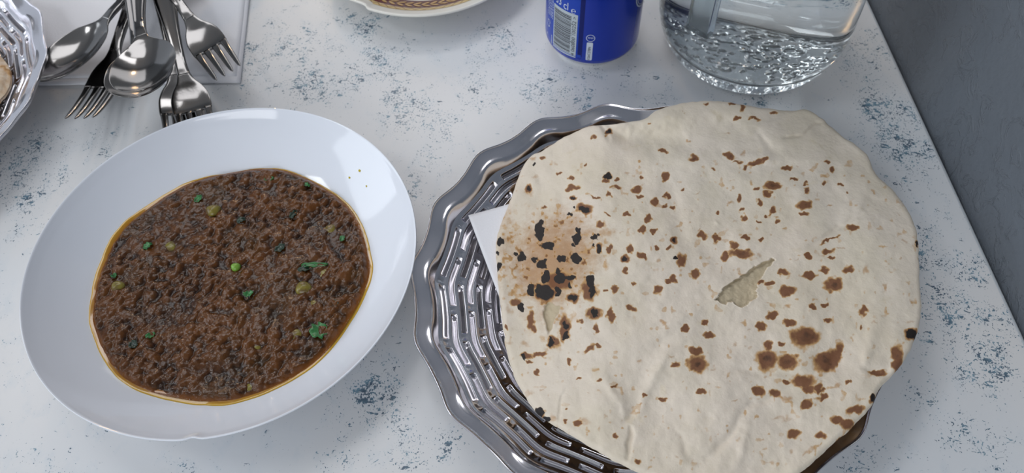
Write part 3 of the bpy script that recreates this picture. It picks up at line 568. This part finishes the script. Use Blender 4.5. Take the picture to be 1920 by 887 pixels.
def cutlery(kind, tip, hnd, roll, label, L=.205, group=None):
    """tip / hnd: world points of the tip and of the handle end; roll about the long axis"""
    tip = Vector(tip); hnd = Vector(hnd); x = (tip-hnd).normalized(); z = Vector((0,0,1)); y = z.cross(x).normalized(); z = x.cross(y)
    Rm = Matrix((x, y, z)).transposed().to_4x4() @ Matrix.Rotation(math.radians(roll), 4, 'X')
    e = empty(kind, (0,0,0), label, kind, group); org = tip-x*L
    e.matrix_world = Matrix.Translation(org) @ Rm
    for n, me in (FM if kind == 'fork' else SM):
        o = bpy.data.objects.new(n, me); COL.objects.link(o); o.parent = e
    return e
def cut(kind, tpx, tz, hpx, hz, roll, label, off=(0,0,0)):
    """tip pixel and height, one pixel on the handle and its height"""
    T = at3(*tpx, tz); Hn = at3(*hpx, hz); return cutlery(kind, T, Hn, roll, label, group='forks and spoons on the napkin')
cut('fork', (168,246), .010, (246,40), .014, 4, 'fork pointing lower left, its head below the round spoon bowls')
cut('fork', (350,296), .002, (318,60), .012, -8, 'fork with darker head, left of the pair tucked under the plate rim')
cut('fork', (384,292), .006, (322,40), .017, 0, 'fork right of the pair tucked under the plate rim')
cut('fork', (443,158), .010, (338,10), .019, 10, 'rightmost fork with four tines resting on the napkin')
cut('spoon', (72,166), .016, (240,14), .022, 10, 'leftmost spoon pointing at the cut-off steel basket')
cut('spoon', (268,197), .048, (258,20), .024, 0, 'lower of two nested spoons over the left fork')
cut('spoon', (276,185), .054, (268,10), .032, 6, 'upper of two nested spoons over the left fork')
# ------------------------------------------------------------------ patterned saucer
PC = (-.0619, .5374); PE = empty('saucer', (*PC, 0), 'cream saucer with burgundy and gold leaf border, cut off at top', 'saucer')
M['cream'] = mat('cream_glaze', (.72,.70,.64), .12); M['burg'] = mat('burgundy_print', (.10,.012,.022), .12); M['gold'] = mat('gold_print', (.52,.33,.12), .14); M['goldl'] = mat('pale_gold_print', (.66,.50,.24), .14); M['brown_p'] = mat('brown_print', (.20,.10,.03), .14)
pp = spline([(0,.006),(.040,.0062),(.050,.0085),(.062,.0135),(.070,.0172),(.0770,.0200),(.0795,.0208),(.0805,.0203),(.0800,.0190),(.074,.0150),(.060,.0085),(.046,.0030),(.042,0),(.039,0),(.038,.003),(0,.0035)], 90)
n = 240; V, F = lathe(pp, n); V = V.reshape(n, 90, 3); a = np.arange(n)/n*2*PI
nx, ny = at(680, 12, .02); na = math.atan2(ny-PC[1], nx-PC[0]); 
dd = (a-na+PI) % (2*PI)-PI
k = 1-.035*np.where(dd < 0, sstep(dd, -.30, -.02), 1-sstep(dd, .0, .07)); rr = np.hypot(V[...,0], V[...,1])
kk = 1+(k[:,None]-1)*sstep(rr, .066, .080); V[...,0] *= kk; V[...,1] *= kk
mesh_obj('saucer_body', V, F, M['cream'], PE)
zs_ = lambda r: np.interp(r, pp[:40,0], pp[:40,1])
def ringpatch(name, r0, r1, a0, a1, n, mt, dz=.00015):
    A = np.linspace(a0, a1, n); rs = np.linspace(r0, r1, 5); V = [[(r*math.cos(t_), r*math.sin(t_), zs_(r)+dz) for r in rs] for t_ in A]
    return mesh_obj(name, np.array(V), gridF(n, 5), mt, PE)
ringpatch('burgundy_band', .050, .0665, -PI, PI, 160, M['burg']); ringpatch('zigzag_band', .0665, .0715, -PI, PI, 160, M['goldl'], .00018); ringpatch('gold_line', .0713, .0718, -PI, PI, 160, M['gold'], .0002)
V = []; Fz = []; NZ = 66
for i in range(NZ*2):
    t0, t1 = i*PI/NZ, (i+1)*PI/NZ; ra, rb = (.0674,.0704) if i % 2 else (.0704,.0674)
    b0 = len(V)
    for (t_, r) in ((t0,ra-.0004),(t0,ra+.0004),(t1,rb+.0004),(t1,rb-.0004)): V.append((r*math.cos(t_), r*math.sin(t_), zs_(r)+.0003))
    Fz.append((b0,b0+1,b0+2,b0+3))
mesh_obj('zigzag_line', V, Fz, M['brown_p'], PE, smooth=False)
V = []; Fz = []
for i in range(60):
    for sg in (-1, 1):
        t0 = i*2*PI/60; b0 = len(V); r0 = .0585
        for (da, dr) in ((0,0),(.03,sg*.0028),(.075,sg*.0046),(.115,sg*.0044),(.085,sg*.0018),(.04,sg*.0004)):
            r = r0+dr; V.append((r*math.cos(t0+da), r*math.sin(t0+da), zs_(r)+.0004))
        Fz.append(tuple(range(b0, b0+6)))
mesh_obj('gold_leaves', V, Fz, M['gold'], PE, smooth=False)
# ------------------------------------------------------------------ drinks can
CC = (.0605, .4493); Rc = .0331
CE = empty('soft_drink_can', (*CC, 0), 'blue aluminium drinks can with barcode, standing between saucer and water jug', 'can')
m = mat('blue_can_lacquer', (.005,.032,.36), .25, .3, Coat_Weight=.25, Coat_Roughness=.1); t = NT(m); M['canb'] = m
M['cand'] = mat('dark_blue_lacquer', (.004,.012,.14), .25, .45); M['canl'] = mat('left_blue_lacquer', (.006,.05,.42), .25, .25)
M['alu'] = mat('bare_aluminium', (.72,.73,.75), .22, 1); M['cwhite'] = mat('white_can_print', (.62,.68,.78), .3, .2); M['csil'] = mat('silver_barcode_ground', (.50,.56,.60), .35, .3); M['cblack'] = mat('black_can_print', (.015,.018,.03), .35)
V, F = lathe(spline([(.0287,.0058),(.0300,.0066),(.0318,.0085),(.0327,.0108),(.0331,.0135),(.0331,.030),(.0331,.100),(.0325,.104),(.0290,.109),(.0265,.1125)], 60), 128); mesh_obj('can_body', V, F, M['canb'], CE)
V, F = lathe(spline([(0,.0095),(.015,.0075),(.0225,.0030),(.0236,.0004),(.0245,0),(.0253,.0006),(.0262,.0030),(.0276,.0050),(.0288,.0058)], 40), 96); mesh_obj('can_base', V, F, M['alu'], CE)
V, F = lathe(spline([(.0265,.1122),(.0270,.1140),(.0262,.1150),(.0250,.1138),(.0235,.1085),(0,.1090)], 40), 96); mesh_obj('can_lid', V, F, M['alu'], CE)
def rcan(z): return float(np.interp(z, [.0058,.0066,.0085,.0108,.0135,.2], [.0287,.0300,.0318,.0327,.0331,.0331]))
def patch(name, a0, a1, z0, z1, mt, lift=.00008, nz=10, na=14, corner=0):
    A = np.radians(np.linspace(a0, a1, na)); Zs = np.linspace(z0, z1, nz)
    V = [[((rcan(z)+lift)*math.cos(t_), (rcan(z)+lift)*math.sin(t_), z) for z in Zs] for t_ in A]
    return mesh_obj(name, np.array(V), gridF(na, nz), mt, CE)
def merge_patches(name, L, mt, lift, parent=CE):
    V = []; F = []
    for a0, a1, z0, z1 in L:
        A = np.radians(np.linspace(a0, a1, 12)); b = len(V)
        for t_ in A:
            for z in (z0, z1): V.append(((rcan(z)+lift)*math.cos(t_), (rcan(z)+lift)*math.sin(t_), z))
        F += [(b+2*i, b+2*i+2, b+2*i+3, b+2*i+1) for i in range(11)]
    return mesh_obj(name, V, F, mt, parent)
patch('label_panel', -250, -108.2, .009, .099, M['canl'], .00005, 20, 60); patch('label_seam', -112.5, -107, .0080, .099, M['cand'], .00008, 20)
patch('barcode_ground', -149.5, -114.7, .0125, .0496, M['csil'], .00012, 12, 24)
rnd = random.Random(4); L = []; z = .0152
while z < .0475:
    w = rnd.choice([.00028,.0003,.00055,.0008]); L.append((-147.8, -122.5 if rnd.random() > .1 else -120.5, z, min(z+w,.0478))); z += w+rnd.choice([.0003,.0004,.0006,.0008])
merge_patches('barcode_bars', L, M['cblack'], .00018)
def text(name, s, a, z, size, mt, vertical=False, lift=.0002, sx=1):
    cu = bpy.data.curves.new(name, 'FONT'); cu.body = s; cu.size = size; cu.align_x = 'CENTER'; cu.align_y = 'CENTER'; cu.resolution_u = 3
    o = bpy.data.objects.new(name, cu); COL.objects.link(o); dg = bpy.context.evaluated_depsgraph_get(); dg.update()
    me = bpy.data.meshes.new_from_object(o.evaluated_get(dg)); bpy.data.objects.remove(o)
    for v in me.vertices:
        x, y = v.co.x*sx, v.co.y
        if vertical: x, y = -y, x
        t_ = math.radians(a)+x/Rc; zz = z+y; r = rcan(zz)+lift; v.co = (r*math.cos(t_), r*math.sin(t_), zz)
    me.materials.clear(); me.materials.append(mt); ob = bpy.data.objects.new(name, me); COL.objects.link(ob); ob.parent = CE; return ob
text('barcode_digits', '4 060800 100252 >', -118.4, .0310, .0038, M['cblack'], True, sx=1.12)
text('volume_text', '33', -141.5, .0545, .0088, M['cwhite'], sx=.62); text('volume_text', 'cl', -130.5, .0535, .0088, M['cwhite'], sx=.75); text('estimated_sign', '\u212e', -120.5, .0520, .0068, M['cwhite'])
# white rounded code plate
V = []; cx, cz, hw, hh_ = math.radians(-98.6), .0206, .0021, .0080
ring = []
for q, (sx_, sy_) in enumerate(((1,1),(-1,1),(-1,-1),(1,-1))):
    for i in range(6):
        t_ = PI/2*q+PI/2*i/5; ring.append((sx_*(hw-.0008)+.0008*math.cos(t_), sy_*(hh_-.0008)+.0008*math.sin(t_)))
V = [((rcan(cz+y)+.00018)*math.cos(cx+x/Rc), (rcan(cz+y)+.00018)*math.sin(cx+x/Rc), cz+y) for x, y in ring]; mesh_obj('code_plate', V, [tuple(range(24))], M['cwhite'], CE, smooth=False)
text('code_text', 'KSAC27BN', -98.6, .0190, .0027, M['cblack'], True, .0003, .9)
def ringmark(name, a, z, r, w, mt, n=28, sx=1, arc=(0, 2*PI)):
    V = []
    for i in range(n+1):
        t_ = arc[0]+(arc[1]-arc[0])*i/n
        for q in (r-w/2, r+w/2):
            x, y = q*math.cos(t_)*sx, q*math.sin(t_); A = math.radians(a)+x/Rc; V.append(((rcan(z+y)+.0002)*math.cos(A), (rcan(z+y)+.0002)*math.sin(A), z+y))
    return mesh_obj(name, V, gridF(n+1, 2), mt, CE)
ringmark('circle_mark', -98.3, .0324, .0028, .0004, M['cwhite']); text('circle_text', 'PMP', -98.3, .0324, .0021, M['cwhite'])
ringmark('recycling_loop', -160.5, .0290, .0016, .0005, M['cwhite'], arc=(-.6, 4)); ringmark('recycling_loop', -161.5, .0262, .0016, .0005, M['cwhite'], arc=(2.6, 7.2))
def linemark(name, pts, w, mt):
    V = []; F = []
    for (x0,y0), (x1,y1) in zip(pts[:-1], pts[1:]):
        d = np.array([x1-x0,y1-y0]); d = d/np.linalg.norm(d); nn_ = np.array([-d[1], d[0]])*w/2; b = len(V)
        for (x, y) in ((x0,y0),(x1,y1)):
            for s_ in (-1, 1):
                xx, zz = x+nn_[0]*s_, y+nn_[1]*s_; A = xx/Rc; V.append(((rcan(zz)+.0002)*math.cos(A), (rcan(zz)+.0002)*math.sin(A), zz))
        F.append((b,b+2,b+3,b+1))
    return mesh_obj(name, V, F, mt, CE, smooth=False)
q = math.radians(-165)*Rc; linemark('triangle_mark', [(q-.0030,.0105),(q+.0030,.0105),(q,.0175),(q-.0030,.0105)], .0006, M['cwhite'])
L = []
for k in range(5):
    z = .0345+rnd.random()*.002
    while z < .056: w = rnd.uniform(.0008,.0022); L.append((-164+k*2.9, -163+k*2.9, z, z+w)); z += w+.0005
merge_patches('small_print', L, M['cwhite'], .00012)
merge_patches('code_strip', [(-153.6,-152.2,.0125+i*.0009,.0131+i*.0009) for i in range(9)], M['cwhite'], .00012)
ringmark('silver_roundel', -22, .0560, .0120, .0010, M['csil'], 60); ringmark('silver_roundel', -22, .0560, .0105, .0005, M['csil'], 60)
# ------------------------------------------------------------------ water jug
JC = (.1714, .4448); JE = empty('water_jug', (*JC, 0), 'clear rounded water jug with rippled thick base, near the grey wall', 'jug')
def glass(name, ior, rough, col=(1,1,1)):
    m = bpy.data.materials.new(name); m.use_nodes = True; t = m.node_tree; t.nodes.remove(t.nodes['Principled BSDF'])
    g = t.nodes.new('ShaderNodeBsdfGlass'); g.inputs['IOR'].default_value = ior; g.inputs['Roughness'].default_value = rough; g.inputs['Color'].default_value = (*col, 1)
    t.links.new(g.outputs[0], t.nodes['Material Output'].inputs[0]); return m
M['clear'] = glass('clear_plastic', 1.49, .0, (.985,.995,1)); M['water'] = glass('water', 1.333, 0, (.99,1,1))
n = 240; outer = [(.0460,.0030),(.0485,.0006),(.0505,0),(.0535,.0012),(.0585,.0075),(.0630,.0175),(.0655,.028),(.0660,.040),(.0655,.060),(.064,.100),(.062,.160),(.062,.200)]
inner = [(.0590,.200),(.0590,.160),(.0608,.100),(.0622,.060),(.0622,.040),(.0610,.029),(.0575,.0195),(.0520,.0145),(.044,.0128),(.020,.0122),(0,.0120)]
nb = 110; po = spline(outer, 70); pi_ = spline(inner, 60); rb = np.linspace(0, .0460, nb)
A = np.linspace(0, 2*PI, n, endpoint=False)
Xb = np.cos(A)[:,None]*rb; Yb = np.sin(A)[:,None]*rb
f1 = fbm(Xb*210+40, Yb*210+40, 201, 2); f2 = fbm(Xb*210+90, Yb*210+10, 207, 2)
rg = np.exp(-((f1-.5)/.045)**2)*sstep(f2, .38, .52)+np.exp(-((f2-.5)/.04)**2)*sstep(-f2, -.5, -.3)*.7
Zb = .0028+.0021*rg*sstep(-rb, -.0455, -.043)[None,:]
Vb = np.stack([Xb, Yb, Zb], -1)
def lv(p): return np.stack([np.cos(A)[:,None]*p[:,0], np.sin(A)[:,None]*p[:,0], np.ones(n)[:,None]*p[:,1]], -1)
V = np.concatenate([Vb, lv(po[1:]), lv(pi_)], 1); mesh_obj('jug_body', V, outward(V, gridF(n, V.shape[1], True)), M['clear'], JE)
wp = spline([(0,.0118),(.020,.0120),(.044,.0126),(.0523,.0143),(.0578,.0193),(.0613,.029),(.0625,.040),(.0625,.060),(.0611,.100),(.0600,.130),(.0597,.1302),(.058,.1300),(0,.1300)], 70)
wo = mesh_obj('water', lv(wp), outward(lv(wp), gridF(n, 70, True)), M['water']); wo.location = (*JC, 0); tag(wo, 'still drinking water filling the clear jug', 'water')
# free hanging handle bar, joined to the jug near its mouth
hx, hy = .1195-JC[0], .3905-JC[1]; ha = math.atan2(hy, hx)
def bar(name, pts, w, d, mt, parent):
    P = np.array(pts, float); V = []
    rect = []
    for sx_, sy_ in ((1,1),(-1,1),(-1,-1),(1,-1)):
        for i in range(4):
            t_ = {(1,1):0,(-1,1):PI/2,(-1,-1):PI,(1,-1):3*PI/2}[(sx_,sy_)]+PI/2*i/3; rect.append((sx_*(w/2-.0015)+.0015*math.cos(t_), sy_*(d/2-.0015)+.0015*math.sin(t_)))
    rect = np.array(rect)
    for i, p in enumerate(P):
        tn_ = P[min(i+1,len(P)-1)]-P[max(i-1,0)]; tn_ /= np.linalg.norm(tn_)
        rdir = np.array([math.cos(ha), math.sin(ha), 0]); side = np.array([-math.sin(ha), math.cos(ha), 0]); nrm = np.cross(side, tn_)
        for x, y in rect: V.append(p+side*x+nrm*y)
    k = len(rect); F = [tuple(map(int, f)) for f in gridF(len(P), k, False, True)]
    F.append(tuple(range(k))[::-1]); F.append(tuple(range((len(P)-1)*k, len(P)*k))); return mesh_obj(name, V, F, mt, parent, smooth=False)
M['clear2'] = glass('clear_handle_plastic', 1.49, .16, (.84,.88,.90))
r0 = math.hypot(hx, hy)
bar('handle', [(r0*math.cos(ha), r0*math.sin(ha), z) for z in (.060,.0605,.09,.13,.165)]+[((r0-d)*math.cos(ha), (r0-d)*math.sin(ha), z) for d, z in ((.002,.178),(.008,.186),(.0155,.188))], .0165, .0080, M['clear2'], JE)
